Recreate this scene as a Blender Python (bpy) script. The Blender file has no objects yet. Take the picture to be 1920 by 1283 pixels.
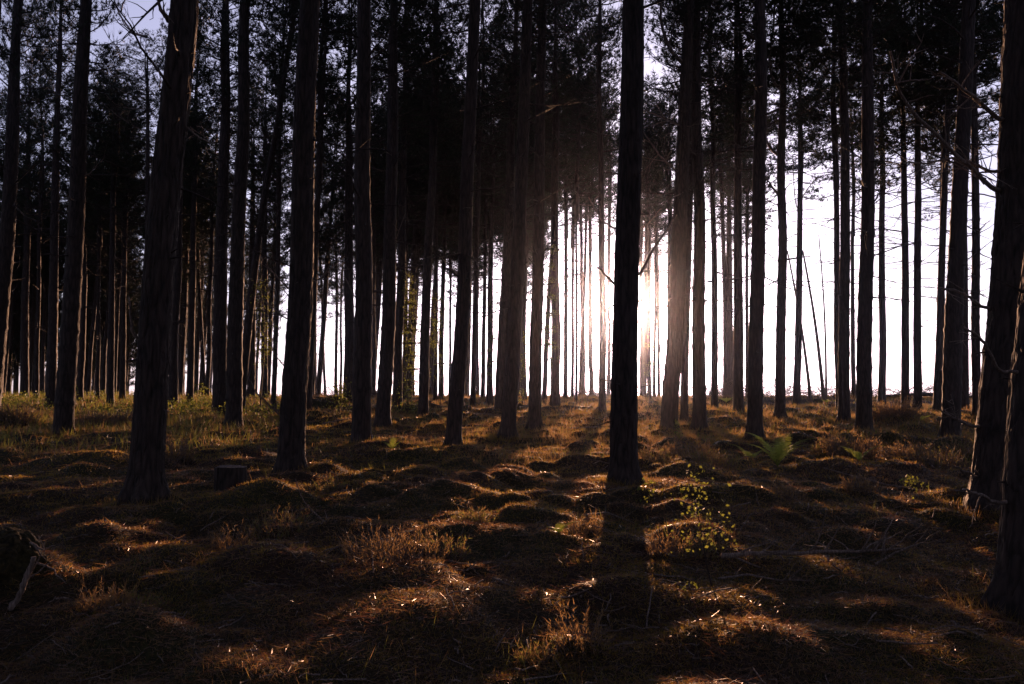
import bpy, math
import numpy as np

R = math.radians
sc = bpy.context.scene
C = sc.collection

# ------------------------------------------------------------------ camera
F, CX, CY = 1493.0, 960.0, 641.5          # focal length and centre in photograph pixels
PITCH = R(3.89)
cam_d = bpy.data.cameras.new('camera')
cam = bpy.data.objects.new('camera', cam_d)
C.objects.link(cam)
cam.location = (0, 0, 1.6)
cam.rotation_euler = (R(90) + PITCH, 0, 0)
cam_d.sensor_width = 36
cam_d.lens = 36 * F / 1920
cam_d.clip_start = 0.05
cam_d.clip_end = 3000
sc.camera = cam

# ------------------------------------------------------------------ sky, sun, exposure
SUN_AZ, SUN_EL = R(8.12), R(6.4)           # clockwise from +Y, above the horizon
w = bpy.data.worlds.new('World')
sc.world = w
w.use_nodes = True
nt = w.node_tree
bg = nt.nodes['Background']
sky = nt.nodes.new('ShaderNodeTexSky')
sky.sky_type = 'NISHITA'
sky.sun_disc = False
sky.sun_elevation = SUN_EL
sky.sun_rotation = SUN_AZ
sky.air_density = 1.0
sky.dust_density = 1.2
sky.ozone_density = 2.5
hs = nt.nodes.new('ShaderNodeHueSaturation')   # a milky, almost white evening sky
hs.inputs['Saturation'].default_value = .42
tn = nt.nodes.new('ShaderNodeMix'); tn.data_type = 'RGBA'; tn.blend_type = 'MULTIPLY'; tn.inputs[0].default_value = 1
tn.inputs[7].default_value = (.99, .90, 1.16, 1)
nt.links.new(sky.outputs[0], hs.inputs['Color'])
nt.links.new(hs.outputs[0], tn.inputs[6])
nt.links.new(tn.outputs[2], bg.inputs[0])
bg.inputs[1].default_value = 0.13
sd = bpy.data.lights.new('sun', 'SUN')
sd.energy = 5.0
sd.angle = R(0.53)
sd.color = (1.0, 0.52, 0.29)
so = bpy.data.objects.new('sun', sd)
C.objects.link(so)
so.location = (8, 55, 30)
so.rotation_euler = (R(90) - SUN_EL, 0, R(180) - SUN_AZ)
sc.view_settings.view_transform = 'Standard'
sc.view_settings.look = 'None'
sc.view_settings.gamma = 1
sc.view_settings.use_curve_mapping = False
sc.view_settings.exposure = 0.88
cy = sc.cycles
cy.max_bounces = 4
cy.diffuse_bounces = 2
cy.glossy_bounces = 1
cy.transmission_bounces = 2
cy.transparent_max_bounces = 6
cy.volume_bounces = 0
cy.use_denoising = True
cy.sample_clamp_indirect = 3.0

# ------------------------------------------------------------------ numeric helpers
rng = np.random.default_rng(11)

def vnoise(x, y, z, seed=0):
    xi, yi, zi = np.floor(x).astype(np.int64), np.floor(y).astype(np.int64), np.floor(z).astype(np.int64)
    fx, fy, fz = x - xi, y - yi, z - zi
    fx, fy, fz = fx*fx*(3-2*fx), fy*fy*(3-2*fy), fz*fz*(3-2*fz)
    def h(a, b, c):
        n = (a*374761393 + b*668265263 + c*2147483647 + seed*974634777) & 0xffffffff
        n = ((n ^ (n >> 13)) * 1274126177) & 0xffffffff
        n = ((n ^ (n >> 15)) * 2246822519) & 0xffffffff
        return ((n ^ (n >> 16)) & 0xffff) / 32767.5 - 1
    def l(a, b, t): return a + (b-a)*t
    return l(l(l(h(xi, yi, zi), h(xi+1, yi, zi), fx), l(h(xi, yi+1, zi), h(xi+1, yi+1, zi), fx), fy),
             l(l(h(xi, yi, zi+1), h(xi+1, yi, zi+1), fx), l(h(xi, yi+1, zi+1), h(xi+1, yi+1, zi+1), fx), fy), fz)

def ray(px, py):
    a, b = px - CX, -(py - CY)
    return np.array([a, F*math.cos(PITCH) - b*math.sin(PITCH), F*math.sin(PITCH) + b*math.cos(PITCH)])

def P(px, py, Y):
    d = ray(px, py)
    return np.array([0, 0, 1.6]) + d * (Y / d[1])

def nrm(v):
    return v / np.maximum(np.linalg.norm(v, axis=-1, keepdims=True), 1e-9)

class Geo:
    """Collects vertices and faces and links them as one mesh object."""
    def __init__(s):
        s.v, s.f3, s.f4, s.m3, s.m4, s.n = [], [], [], [], [], 0
    def add(s, v, f, m=0):
        v = np.asarray(v, float).reshape(-1, 3)
        f = np.asarray(f, np.int64)
        mm = np.full(len(f), m) if np.isscalar(m) else np.asarray(m)
        if f.shape[1] == 3: s.f3.append(f + s.n); s.m3.append(mm)
        else: s.f4.append(f + s.n); s.m4.append(mm)
        s.v.append(v); s.n += len(v)
    def mesh(s, name, mats, smooth=False):
        me = bpy.data.meshes.new(name)
        v = np.concatenate(s.v)
        f3 = np.concatenate(s.f3) if s.f3 else np.zeros((0, 3), int)
        f4 = np.concatenate(s.f4) if s.f4 else np.zeros((0, 4), int)
        me.vertices.add(len(v)); me.vertices.foreach_set('co', v.ravel().astype(np.float32))
        loops = np.concatenate([f3.ravel(), f4.ravel()]).astype(np.int32)
        me.loops.add(len(loops)); me.loops.foreach_set('vertex_index', loops)
        me.polygons.add(len(f3) + len(f4))
        st = np.concatenate([np.arange(len(f3))*3, len(f3)*3 + np.arange(len(f4))*4]).astype(np.int32)
        me.polygons.foreach_set('loop_start', st)
        mi = np.concatenate([np.concatenate(s.m3) if s.m3 else np.zeros(0), np.concatenate(s.m4) if s.m4 else np.zeros(0)]).astype(np.int32)
        for m in mats: me.materials.append(m)
        me.polygons.foreach_set('material_index', mi)
        me.update(calc_edges=True)
        if smooth: me.polygons.foreach_set('use_smooth', np.ones(len(mi), bool))
        return me
    def build(s, name, mats, parent=None, smooth=False):
        o = bpy.data.objects.new(name, s.mesh(name, mats, smooth))
        C.objects.link(o)
        if parent: o.parent = parent
        return o

def tubes(geo, Pt, Rd, sides=4, m=0):
    """Pt (n,k,3) polylines, Rd (n,k) radii: open tapered tubes."""
    Pt, Rd = np.asarray(Pt, float), np.asarray(Rd, float)
    if Pt.ndim == 2: Pt, Rd = Pt[None], Rd[None]
    n, k, _ = Pt.shape
    T = nrm(np.gradient(Pt, axis=1))
    ref = np.where(np.abs(nrm(Pt[:, -1] - Pt[:, 0])[:, None, 2:3]) > .8, [[[1., 0, 0]]], [[[0, 0, 1.]]]) * np.ones((n, k, 1))
    N = nrm(np.cross(T, ref)); B = np.cross(T, N)
    a = np.arange(sides) * 2*np.pi/sides
    ring = N[:, :, None]*np.cos(a)[None, None, :, None] + B[:, :, None]*np.sin(a)[None, None, :, None]
    V = Pt[:, :, None] + ring*Rd[:, :, None, None]
    i = np.arange(sides); j = (i+1) % sides
    base = (np.arange(n)[:, None, None]*k + np.arange(k-1)[None, :, None])*sides
    q = np.stack([base+i, base+j, base+sides+j, base+sides+i], -1).reshape(-1, 4)
    geo.add(V.reshape(-1, 3), q, m)

def blades(geo, c, d, side, L, W, m=0):
    """Thin triangles from c along d, W wide at the foot."""
    s = side * (W/2)[:, None]
    V = np.stack([c - s, c + s, c + d*L[:, None]], 1).reshape(-1, 3)
    geo.add(V, np.arange(len(c)*3).reshape(-1, 3), m)

def leafs(geo, c, d, side, L, W, m=0):
    """Diamond leaves folded on nothing: four corners each."""
    s = side * (W/2)[:, None]
    mid = c + d*(L*.45)[:, None]
    V = np.stack([c, mid + s, c + d*L[:, None], mid - s], 1).reshape(-1, 3)
    geo.add(V, np.arange(len(c)*4).reshape(-1, 4), m)

def tag(o, label=None, cat=None, group=None, kind=None):
    if label: o['label'] = label
    if cat: o['category'] = cat
    if group: o['group'] = group
    if kind: o['kind'] = kind
    return o

def empty(name, loc, label, cat, group=None):
    o = bpy.data.objects.new(name, None)
    C.objects.link(o); o.location = loc
    o.empty_display_size = .2
    return tag(o, label, cat, group)

# ------------------------------------------------------------------ materials
def mat(name, build):
    m = bpy.data.materials.new(name); m.use_nodes = True
    n = m.node_tree.nodes; n.clear()
    out = n.new('ShaderNodeOutputMaterial')
    m.node_tree.links.new(build(m.node_tree, n, m.node_tree.links), out.inputs[0])
    return m

def ramp(n, l, fac, stops):
    r = n.new('ShaderNodeValToRGB')
    while len(r.color_ramp.elements) < len(stops): r.color_ramp.elements.new(.5)
    for e, (p, c) in zip(r.color_ramp.elements, stops): e.position = p; e.color = (*c, 1)
    l.new(fac, r.inputs[0])
    return r.outputs[0]

def leafy(c1, c2, trans, rough=.6, spec=.3, scale=3.0, tcol=None):
    def b(t, n, l):
        tc = n.new('ShaderNodeNewGeometry')
        no = n.new('ShaderNodeTexNoise'); no.inputs['Scale'].default_value = scale
        l.new(tc.outputs['Position'], no.inputs['Vector'])
        col = ramp(n, l, no.outputs[0], [(.35, c1), (.65, c2)])
        p = n.new('ShaderNodeBsdfPrincipled'); l.new(col, p.inputs['Base Color'])
        p.inputs['Roughness'].default_value = rough
        p.inputs['Specular IOR Level'].default_value = spec
        tr = n.new('ShaderNodeBsdfTranslucent')
        if tcol: tr.inputs[0].default_value = (*tcol, 1)
        else: l.new(col, tr.inputs[0])
        mx = n.new('ShaderNodeMixShader'); mx.inputs[0].default_value = trans
        l.new(p.outputs[0], mx.inputs[1]); l.new(tr.outputs[0], mx.inputs[2])
        return mx.outputs[0]
    return b

def bark_b(dark, light, sx=9.0, sz=1.6, bump=.6):
    def b(t, n, l):
        tc = n.new('ShaderNodeTexCoord')
        mp = n.new('ShaderNodeMapping'); mp.inputs['Scale'].default_value = (sx, sx, sz)
        l.new(tc.outputs['Object'], mp.inputs[0])
        v = n.new('ShaderNodeTexVoronoi'); v.feature = 'DISTANCE_TO_EDGE'; v.inputs['Scale'].default_value = 1.6
        l.new(mp.outputs[0], v.inputs['Vector'])
        no = n.new('ShaderNodeTexNoise'); no.inputs['Scale'].default_value = 3.0; no.inputs['Detail'].default_value = 6
        l.new(mp.outputs[0], no.inputs['Vector'])
        mu = n.new('ShaderNodeMath'); mu.operation = 'MULTIPLY_ADD'; mu.inputs[1].default_value = 1.3
        l.new(v.outputs[0], mu.inputs[0]); l.new(no.outputs[0], mu.inputs[2])
        col = ramp(n, l, mu.outputs[0], [(.35, dark), (.95, light)])
        p = n.new('ShaderNodeBsdfPrincipled'); l.new(col, p.inputs['Base Color'])
        p.inputs['Roughness'].default_value = .75
        p.inputs['Specular IOR Level'].default_value = .25
        bu = n.new('ShaderNodeBump'); bu.inputs['Strength'].default_value = bump; bu.inputs['Distance'].default_value = .03
        l.new(mu.outputs[0], bu.inputs['Height']); l.new(bu.outputs[0], p.inputs['Normal'])
        return p.outputs[0]
    return b

M_BARK = mat('pine_bark', bark_b((.008, .0055, .005), (.05, .033, .028)))
M_DEAD = mat('dead_wood', bark_b((.05, .036, .031), (.22, .165, .14), 30, 6, .3))
M_NEEDLE = mat('pine_needles', leafy((.014, .022, .016), (.030, .042, .020), .25, .55, .2, .8))
M_MOSS = mat('moss', leafy((.025, .032, .009), (.062, .052, .013), .55, .6, .3, 1.2, (.44, .30, .055)))
M_STRAW = mat('dry_grass', leafy((.055, .034, .015), (.13, .08, .037), .5, .5, .4, 1.6, (.48, .29, .12)))
M_LITTER = mat('needle_litter', leafy((.034, .017, .011), (.095, .048, .029), .25, .38, .6, 4, (.34, .15, .07)))
M_GREEN = mat('green_grass', leafy((.04, .06, .012), (.09, .11, .03), .5, .5, .4, 2, (.30, .30, .06)))
M_LEAF = mat('young_leaf', leafy((.06, .10, .015), (.13, .17, .03), .6, .45, .4, 5, (.22, .24, .04)))
M_FERN = mat('fern_green', leafy((.05, .09, .015), (.10, .15, .03), .6, .5, .35, 6, (.48, .56, .10)))
M_HEATH = mat('heather', leafy((.06, .045, .018), (.14, .09, .04), .45, .6, .3, 6, (.40, .25, .10)))

def ground_b(t, n, l):
    g = n.new('ShaderNodeNewGeometry')
    n1 = n.new('ShaderNodeTexNoise'); n1.inputs['Scale'].default_value = .7; n1.inputs['Detail'].default_value = 5
    n2 = n.new('ShaderNodeTexNoise'); n2.inputs['Scale'].default_value = 38; n2.inputs['Detail'].default_value = 8
    n3 = n.new('ShaderNodeTexNoise'); n3.inputs['Scale'].default_value = 9; n3.inputs['Detail'].default_value = 6
    for a in (n1, n2, n3): l.new(g.outputs['Position'], a.inputs['Vector'])
    ca = ramp(n, l, n1.outputs[0], [(.42, (.030, .017, .010)), (.60, (.028, .027, .009))])
    cb = ramp(n, l, n2.outputs[0], [(.35, (.3, .3, .3)), (.70, (1.6, 1.45, 1.3))])
    mx = n.new('ShaderNodeMix'); mx.data_type = 'RGBA'; mx.blend_type = 'MULTIPLY'; mx.inputs[0].default_value = 1
    l.new(ca, mx.inputs[6]); l.new(cb, mx.inputs[7])
    p = n.new('ShaderNodeBsdfPrincipled'); l.new(mx.outputs[2], p.inputs['Base Color'])
    p.inputs['Roughness'].default_value = .8; p.inputs['Specular IOR Level'].default_value = .15
    ad = n.new('ShaderNodeMath'); ad.operation = 'ADD'
    l.new(n2.outputs[0], ad.inputs[0]); l.new(n3.outputs[0], ad.inputs[1])
    bu = n.new('ShaderNodeBump'); bu.inputs['Strength'].default_value = .8; bu.inputs['Distance'].default_value = .03
    l.new(ad.outputs[0], bu.inputs['Height']); l.new(bu.outputs[0], p.inputs['Normal'])
    return p.outputs[0]
M_GROUND = mat('forest_soil', ground_b)

# ------------------------------------------------------------------ ground
def edge_of(x):                    # where the wood ends and the dune falls away
    return 54 + 80/(1+np.exp((x+9)/5.0))

def g0(x, y):
    x, y = np.asarray(x, float), np.asarray(y, float)
    yy = np.clip(y, -60, None)
    s = np.where(yy < 46, .032*yy, 1.472 + .10*(1-np.exp(-(yy-46)/8)))
    d = np.clip(y - edge_of(x), 0, None)
    s = s - 7*(1-np.exp(-(d/9)**1.5))
    return s

def ground_hit(px, py):
    d = ray(px, py)
    t = np.linspace(.0015, .06, 20000)
    p = d[None]*t[:, None]
    z = 1.6 + p[:, 2]
    k = np.argmax(z < g0(p[:, 0], p[:, 1]))
    if z[k] >= g0(p[k, 0], p[k, 1]): k = -1
    return p[k, 0], p[k, 1]

NX, NY = 820, 960
xs = 3.6*np.sinh(np.linspace(-1, 1, NX)*np.arcsinh(400/3.6))
ys = 6 + 5*np.sinh(np.linspace(-np.arcsinh(406/5), np.arcsinh(394/5), NY))
GX, GY = np.meshgrid(xs, ys, indexing='ij')
zero = np.zeros_like(GX)
GB = np.zeros_like(GX)

def mound(x, y, rx, ry, h, rot=0.0, pw=1.4):
    r = max(rx, ry)*1.6
    i0, i1 = np.searchsorted(xs, [x-r, x+r]); j0, j1 = np.searchsorted(ys, [y-r, y+r])
    if i1-i0 < 1 or j1-j0 < 1: return
    dx, dy = GX[i0:i1, j0:j1]-x, GY[i0:i1, j0:j1]-y
    c, s = math.cos(rot), math.sin(rot)
    d2 = ((dx*c+dy*s)/rx)**2 + ((-dx*s+dy*c)/ry)**2
    GB[i0:i1, j0:j1] = np.maximum(GB[i0:i1, j0:j1], h*np.exp(-d2**pw*1.2))

for _ in range(8500):
    yy = 2.5 + 44*rng.random()**1.1
    xx = (rng.random()*2-1)*(6 + yy*.95)
    r = .12 + .36*rng.random()**1.7
    mound(xx, yy, r*(.8+.7*rng.random()), r, r*(.22+.30*rng.random()), rng.random()*3)
for _ in range(95):
    yy = 3 + 42*rng.random(); xx = (rng.random()*2-1)*(6 + yy*.9)
    r = .6 + .8*rng.random()
    mound(xx, yy, r*1.3, r, .12+.20*rng.random(), rng.random()*3, 1.0)
# moss cushions that stand out in the photograph: pixel of the crest, width in pixels, height in metres
for px, py, wd, h in ((1278, 1178, 90, .15), (1440, 1180, 110, .14), (1812, 1215, 150, .26), (1600, 1110, 260, .24), (905, 1065, 90, .15),
                      (1140, 1075, 170, .18), (842, 1132, 60, .10), (625, 1175, 90, .12), (1000, 1270, 130, .14), (960, 930, 120, .16),
                      (1310, 925, 200, .20), (830, 995, 170, .17), (1620, 955, 170, .16), (1075, 850, 100, .22), (730, 905, 150, .22),
                      (1060, 930, 110, .16), (270, 985, 160, .16), (600, 745, 140, .45), (1100, 1190, 120, .14)):
    x, y = ground_hit(px, min(py+18, 1280))
    r = wd*y/F/2
    mound(x, y, r, r*.8, h, 0, 1.7)
wx = vnoise(GX*1.6, GY*1.6, zero, 71)*.17 + vnoise(GX*5, GY*5, zero, 72)*.06
wy = vnoise(GX*1.6, GY*1.6, zero, 73)*.17 + vnoise(GX*5, GY*5, zero, 74)*.06
_fi, _fj = np.interp(GX+wx, xs, np.arange(NX)), np.interp(GY+wy, ys, np.arange(NY))
_i, _j = np.minimum(_fi.astype(int), NX-2), np.minimum(_fj.astype(int), NY-2)
_a, _b = _fi-_i, _fj-_j
GB = (GB[_i, _j]*(1-_a)+GB[_i+1, _j]*_a)*(1-_b) + (GB[_i, _j+1]*(1-_a)+GB[_i+1, _j+1]*_a)*_b
GB = GB*(1+.35*vnoise(GX*2.3, GY*2.3, zero, 75))*np.clip(1.0+.55*vnoise(GX*.45, GY*.45, zero, 76), .6, 1.25)
fb = sum(vnoise(GX*f, GY*f, zero, 5+i)*a for i, (f, a) in enumerate(((.13, .10), (.5, .05), (1.7, .030), (5.0, .013), (13., .006))))
fade = np.exp(-np.clip(GY-45, 0, None)/4)
GZ = g0(GX, GY) + (GB - .05 + fb)*np.clip(fade, .25, 1)*np.clip(1-np.clip(np.abs(GX)-60, 0, None)/40, .1, 1)

def H(x, y):
    x, y = np.atleast_1d(np.asarray(x, float)), np.atleast_1d(np.asarray(y, float))
    fi, fj = np.interp(x, xs, np.arange(NX)), np.interp(y, ys, np.arange(NY))
    i, j = np.minimum(fi.astype(int), NX-2), np.minimum(fj.astype(int), NY-2)
    a, b = fi-i, fj-j
    return (GZ[i, j]*(1-a)+GZ[i+1, j]*a)*(1-b) + (GZ[i, j+1]*(1-a)+GZ[i+1, j+1]*a)*b
def h1(x, y): return float(H(x, y)[0])

idx = np.arange(NX*NY).reshape(NX, NY)
gg = Geo()
gg.add(np.stack([GX, GY, GZ], -1), np.stack([idx[:-1, :-1], idx[1:, :-1], idx[1:, 1:], idx[:-1, 1:]], -1).reshape(-1, 4))
tag(gg.build('forest_floor', [M_GROUND], smooth=True), kind='structure')

# ------------------------------------------------------------------ haze
hz = Geo()
bx0, bx1, by0, by1, bz0, bz1 = -405, 405, -405, 405, -8.5, 30
hz.add([(x, y, z) for x in (bx0, bx1) for y in (by0, by1) for z in (bz0, bz1)],
       [(0, 1, 3, 2), (4, 6, 7, 5), (0, 4, 5, 1), (2, 3, 7, 6), (0, 2, 6, 4), (1, 5, 7, 3)])
mh = bpy.data.materials.new('haze_air'); mh.use_nodes = True
mh.node_tree.nodes.clear()
_o = mh.node_tree.nodes.new('ShaderNodeOutputMaterial')
_v = mh.node_tree.nodes.new('ShaderNodeVolumePrincipled')
_v.inputs['Color'].default_value = (.66, .74, 1, 1)
_v.inputs['Density'].default_value = .00027
_v.inputs['Anisotropy'].default_value = .978
mh.node_tree.links.new(_v.outputs[0], _o.inputs['Volume'])
tag(hz.build('haze', [mh]), kind='stuff')

# ------------------------------------------------------------------ pine crowns (shared variants)
CROWN_H, N_VAR = 10.0, 7
def make_crown(seed, rad, dense, flat=False):
    r = np.random.default_rng(seed)
    g = Geo()
    zz = np.linspace(-1.0, CROWN_H, 14)
    bend = np.stack([np.sin(zz*.5+seed)*.12, np.cos(zz*.4+seed)*.12, zz], -1)
    bend[:, :2] *= np.clip(zz/3, 0, 1)[:, None]
    tubes(g, bend, .115*(1-zz/CROWN_H*.93).clip(.02), 7, 0)
    bp, br, tw, tr_, tc, td = [], [], [], [], [], []
    z = .2
    while z < CROWN_H-.15:
        t = z/CROWN_H
        if flat: prof = (.55+.9*t)*(1-max(0, (t-.72)/.28)**2*.75)
        else: prof = (.55+1.2*t if t < .35 else .97)*(1-max(0, (t-.35)/.65)**1.7*.93)
        for k in range(r.integers(3, 6) if t > .12 else r.integers(1, 4)):
            a = r.random()*6.283
            L = rad*prof*(.65+.5*r.random())
            if t < .12 and r.random() < .4: dead = True
            else: dead = False
            e0 = R(-12+55*t+r.normal()*9)
            up = (.12+.35*r.random())*L
            s = np.linspace(0, 1, 7)
            wob = np.cumsum(r.normal(size=(7, 3))*.035*L, 0)*s[:, None]
            cx, cy_ = np.interp(z, zz, bend[:, 0]), np.interp(z, zz, bend[:, 1])
            pts = np.stack([cx+np.cos(a)*math.cos(e0)*L*s, cy_+np.sin(a)*math.cos(e0)*L*s, z+math.sin(e0)*L*s+up*s**2.2], -1)+wob
            bp.append(pts); br.append((.012+.016*L/rad*(1-t*.5))*(1-.8*s))
            nt_ = int(L*(7.5 if not dead else 3))
            for q in range(nt_):
                u = .22+.78*(q+r.random())/nt_
                i = min(int(u*6), 5); f = u*6-i
                p0 = pts[i]*(1-f)+pts[i+1]*f
                bd = nrm(pts[i+1]-pts[i])
                sd_ = nrm(np.cross(bd, [0, 0, 1.])) * (1 if q % 2 else -1)
                d = nrm(bd*.75+sd_*(.5+.5*r.random())+np.array([0, 0, .25+.3*r.random()])+r.normal(size=3)*.18)
                l = (.28+.5*r.random())*(1.15-.45*u)
                s3 = np.linspace(0, 1, 3)[:, None]
                tp = p0+d*l*s3+np.array([0, 0, .22*l])*s3**2
                tw.append(tp); tr_.append([.007, .005, .003])
                if dead: continue
                for j in range(int(dense*(.8+.7*r.random()))):
                    v = .35+.65*r.random()
                    tc.append(tp[0]*(1-v)+tp[2]*v + r.normal(size=3)*.035); td.append(nrm(tp[2]-tp[1]+r.normal(size=3)*.25))
            if not dead:
                tc.append(pts[-1]); td.append(nrm(pts[-1]-pts[-2]))
        z += .24+.16*r.random()
    tubes(g, np.array(bp), np.array(br), 4, 0)
    tubes(g, np.array(tw), np.array(tr_), 3, 0)
    K = 10
    tc, td = np.repeat(np.array(tc), K, 0), np.repeat(np.array(td), K, 0)
    n = len(tc)
    d = nrm(td*.75+r.normal(size=(n, 3))*.55+[0, 0, .12])
    side = nrm(np.cross(d, r.normal(size=(n, 3))))
    blades(g, tc, d, side, .12+.11*r.random(n), .018+.012*r.random(n), 1)
    return g.mesh('crown', [M_BARK, M_NEEDLE])

CROWNS = [make_crown(1, 2.3, 2.3), make_crown(2, 2.0, 2.8), make_crown(3, 2.6, 2.2), make_crown(4, 2.1, 1.7),
          make_crown(5, 2.5, 2.6, True), make_crown(6, 1.7, 2.4), make_crown(7, 2.9, 2.5),
          make_crown(8, 2.6, 3.5), make_crown(9, 2.9, 3.1), make_crown(10, 2.4, 3.8)]       # the last three are dense
print('crown faces', [len(c.polygons) for c in CROWNS])

# ------------------------------------------------------------------ pine trees
def tree(base, lean, r, Ht, cb, var, det, label, group=None, bend=None, seed=0, sticks=20, name='pine_tree', crown=True, cs=1.0):
    """base: world foot; lean: sideways metres per metre up; bend: list of (z, dx, dy) offsets from the straight line."""
    rg = np.random.default_rng(seed+1000)
    root = empty(name, (base[0], base[1], base[2]), label, 'tree', group)
    nz = {3: 820, 2: 190, 1: 60, 0: 16}[det]; ns = {3: 190, 2: 44, 1: 14, 0: 7}[det]
    t = np.linspace(0, 1, nz)
    z = (t**(1.5 if det == 3 else 1.25))*(Ht-.3) - .3
    hump = lambda q: q
    ox, oy = lean[0]*z, lean[1]*z
    if bend:
        bz = [-1, 0]+[b[0] for b in bend]; bxs = [0, 0]+[b[1] for b in bend]; bys = [0, 0]+[b[2] for b in bend]
        k = 25
        zf = np.linspace(-1, Ht, 200)
        fx, fy = np.interp(zf, bz, bxs), np.interp(zf, bz, bys)
        kern = np.ones(k)/k
        fx, fy = np.convolve(np.pad(fx, k//2, 'edge'), kern, 'valid'), np.convolve(np.pad(fy, k//2, 'edge'), kern, 'valid')
        ox, oy = ox+np.interp(z, zf, fx-np.interp(0, zf, fx)), oy+np.interp(z, zf, fy-np.interp(0, zf, fy))
    wz = np.clip(z, 0, None)
    ox = ox+vnoise(z*.35, z*0, z*0, seed+3)*.05*np.clip(wz/2, 0, 1); oy = oy+vnoise(z*.35, z*0+7, z*0, seed+4)*.05*np.clip(wz/2, 0, 1)
    rr = r*(1-.62*(wz/Ht)**1.1)*(1+.27/max(1, r/.2)**1.5*np.exp(-wz/.24))
    rr = np.where(z > cb+1, rr*np.clip(1-(z-cb-1)/(Ht-cb)*1.0, .12, 1), rr)
    # whorl swellings
    zk, q = [], .8+rg.random()*.5
    while q < Ht-1: zk.append(q); q += .38+.38*rg.random()
    for q in zk: rr = rr*(1+(.035 if det == 3 else .10)*np.exp(-((z-q)/.06)**2)*(1 if det > 0 else 0))
    a = np.arange(ns)*2*np.pi/ns
    A, Z = np.meshgrid(a, z)
    sx, sy = np.cos(A), np.sin(A)
    RR = rr[:, None]*np.ones_like(A)
    kf = max(1, r/.2)
    if det >= 2:
        n1 = vnoise(sx*kf*3.6+seed, sy*kf*3.6, Z*2.6+vnoise(sx*2, sy*2, Z*6, 9)*.5, 21)
        n2 = vnoise(sx*kf*8, sy*kf*8+seed, Z*7.0, 22)
        n3 = vnoise(sx*kf*16, sy*kf*16, Z*22, 23)
        crack = -.014*np.exp(-(n1/.07)**2) - .007*np.exp(-(n2/.10)**2) + .003*np.tanh(n1*7)
        RR = RR + (crack+.002*n2+.004*n3)*(1.0 if det == 3 else .8)*np.clip(1.15-Z/Ht, .2, 1)
        root_f = np.clip(1-Z/.35, 0, 1)**2*(.5+.5*np.sin(A*5+seed+1.5*vnoise(sx, sy, Z*0+seed, 5)))*.07/kf
        RR = RR + root_f
    elif det == 1:
        RR = RR*(1+.05*vnoise(sx*2+seed, sy*2, Z*3, 25))
    V = np.stack([ox[:, None]+RR*sx, oy[:, None]+RR*sy, Z], -1)
    g = Geo()
    i = np.arange(ns); j = (i+1) % ns
    b = (np.arange(nz-1)*ns)[:, None]
    g.add(V.reshape(-1, 3), np.stack([b+i, b+j, b+ns+j, b+ns+i], -1).reshape(-1, 4))
    ax = lambda q: np.array([np.interp(q, z, ox), np.interp(q, z, oy), q])
    rad = lambda q: float(np.interp(q, z, rr))
    if det >= 1:                       # dead stubs and bare dead boughs of the whorls
        bp, bq = [], []
        for q in zk:
            if q > cb+1.5: break
            for _ in range(rg.integers(2, 5)):
                th = rg.random()*6.283
                far = q > 3.2 and rg.random() < sticks/30*(.25+q/cb)
                L = (.5+1.5*rg.random()*min(1, q/7)) if far else .05+.24*rg.random()**2
                s = np.linspace(0, 1, 5)
                el = R(rg.normal()*14-2)
                d = np.array([math.cos(th)*math.cos(el), math.sin(th)*math.cos(el), math.sin(el)])
                w_ = np.cumsum(rg.normal(size=(5, 3))*.045*L, 0)*s[:, None]
                pts = ax(q)+d*rad(q)*.7+d*L*s[:, None]+w_+np.array([0, 0, (.25*rg.random()-.08)*L])*(s**2)[:, None]
                bp.append(pts); bq.append((.009+.008*L)*(1-.7*s)*(1 if far else 1.3))
                if far and L > .8:
                    for _k in range(rg.integers(2, 6)):
                        u = .3+.6*rg.random(); p0 = pts[0]*(1-u)+pts[4]*u
                        i_ = min(int(u*4), 3); p0 = pts[i_]*(1-(u*4-i_))+pts[i_+1]*(u*4-i_)
                        dd = nrm(d+rg.normal(size=3)*.55)
                        ll = .15+.45*rg.random()
                        bp.append(p0+dd*ll*s[:, None]+np.cumsum(rg.normal(size=(5, 3))*.02, 0)*s[:, None]); bq.append(.008*(1-.6*s))
        if bp: tubes(g, np.array(bp), np.array(bq), 5 if det > 1 else 4)
    o = g.build('trunk', [M_BARK], root, smooth=True)
    if crown:
        c = bpy.data.objects.new('crown', CROWNS[var]); C.objects.link(c); c.parent = root
        p0, p1 = ax(cb), ax(Ht-.5)
        dirv = nrm(p1-p0)
        c.location = p0
        s = (Ht+.4-cb)/CROWN_H
        from mathutils import Vector
        qn = Vector(dirv).to_track_quat('Z', 'Y')
        from mathutils import Quaternion
        c.rotation_mode = 'QUATERNION'
        c.rotation_quaternion = qn @ Quaternion((0, 0, 1), rg.random()*6.283)
        wsc = (.85+.25*rg.random())*cs
        c.scale = (wsc, wsc, s)
    root['_r'] = r
    return root, ax, rad

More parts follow.
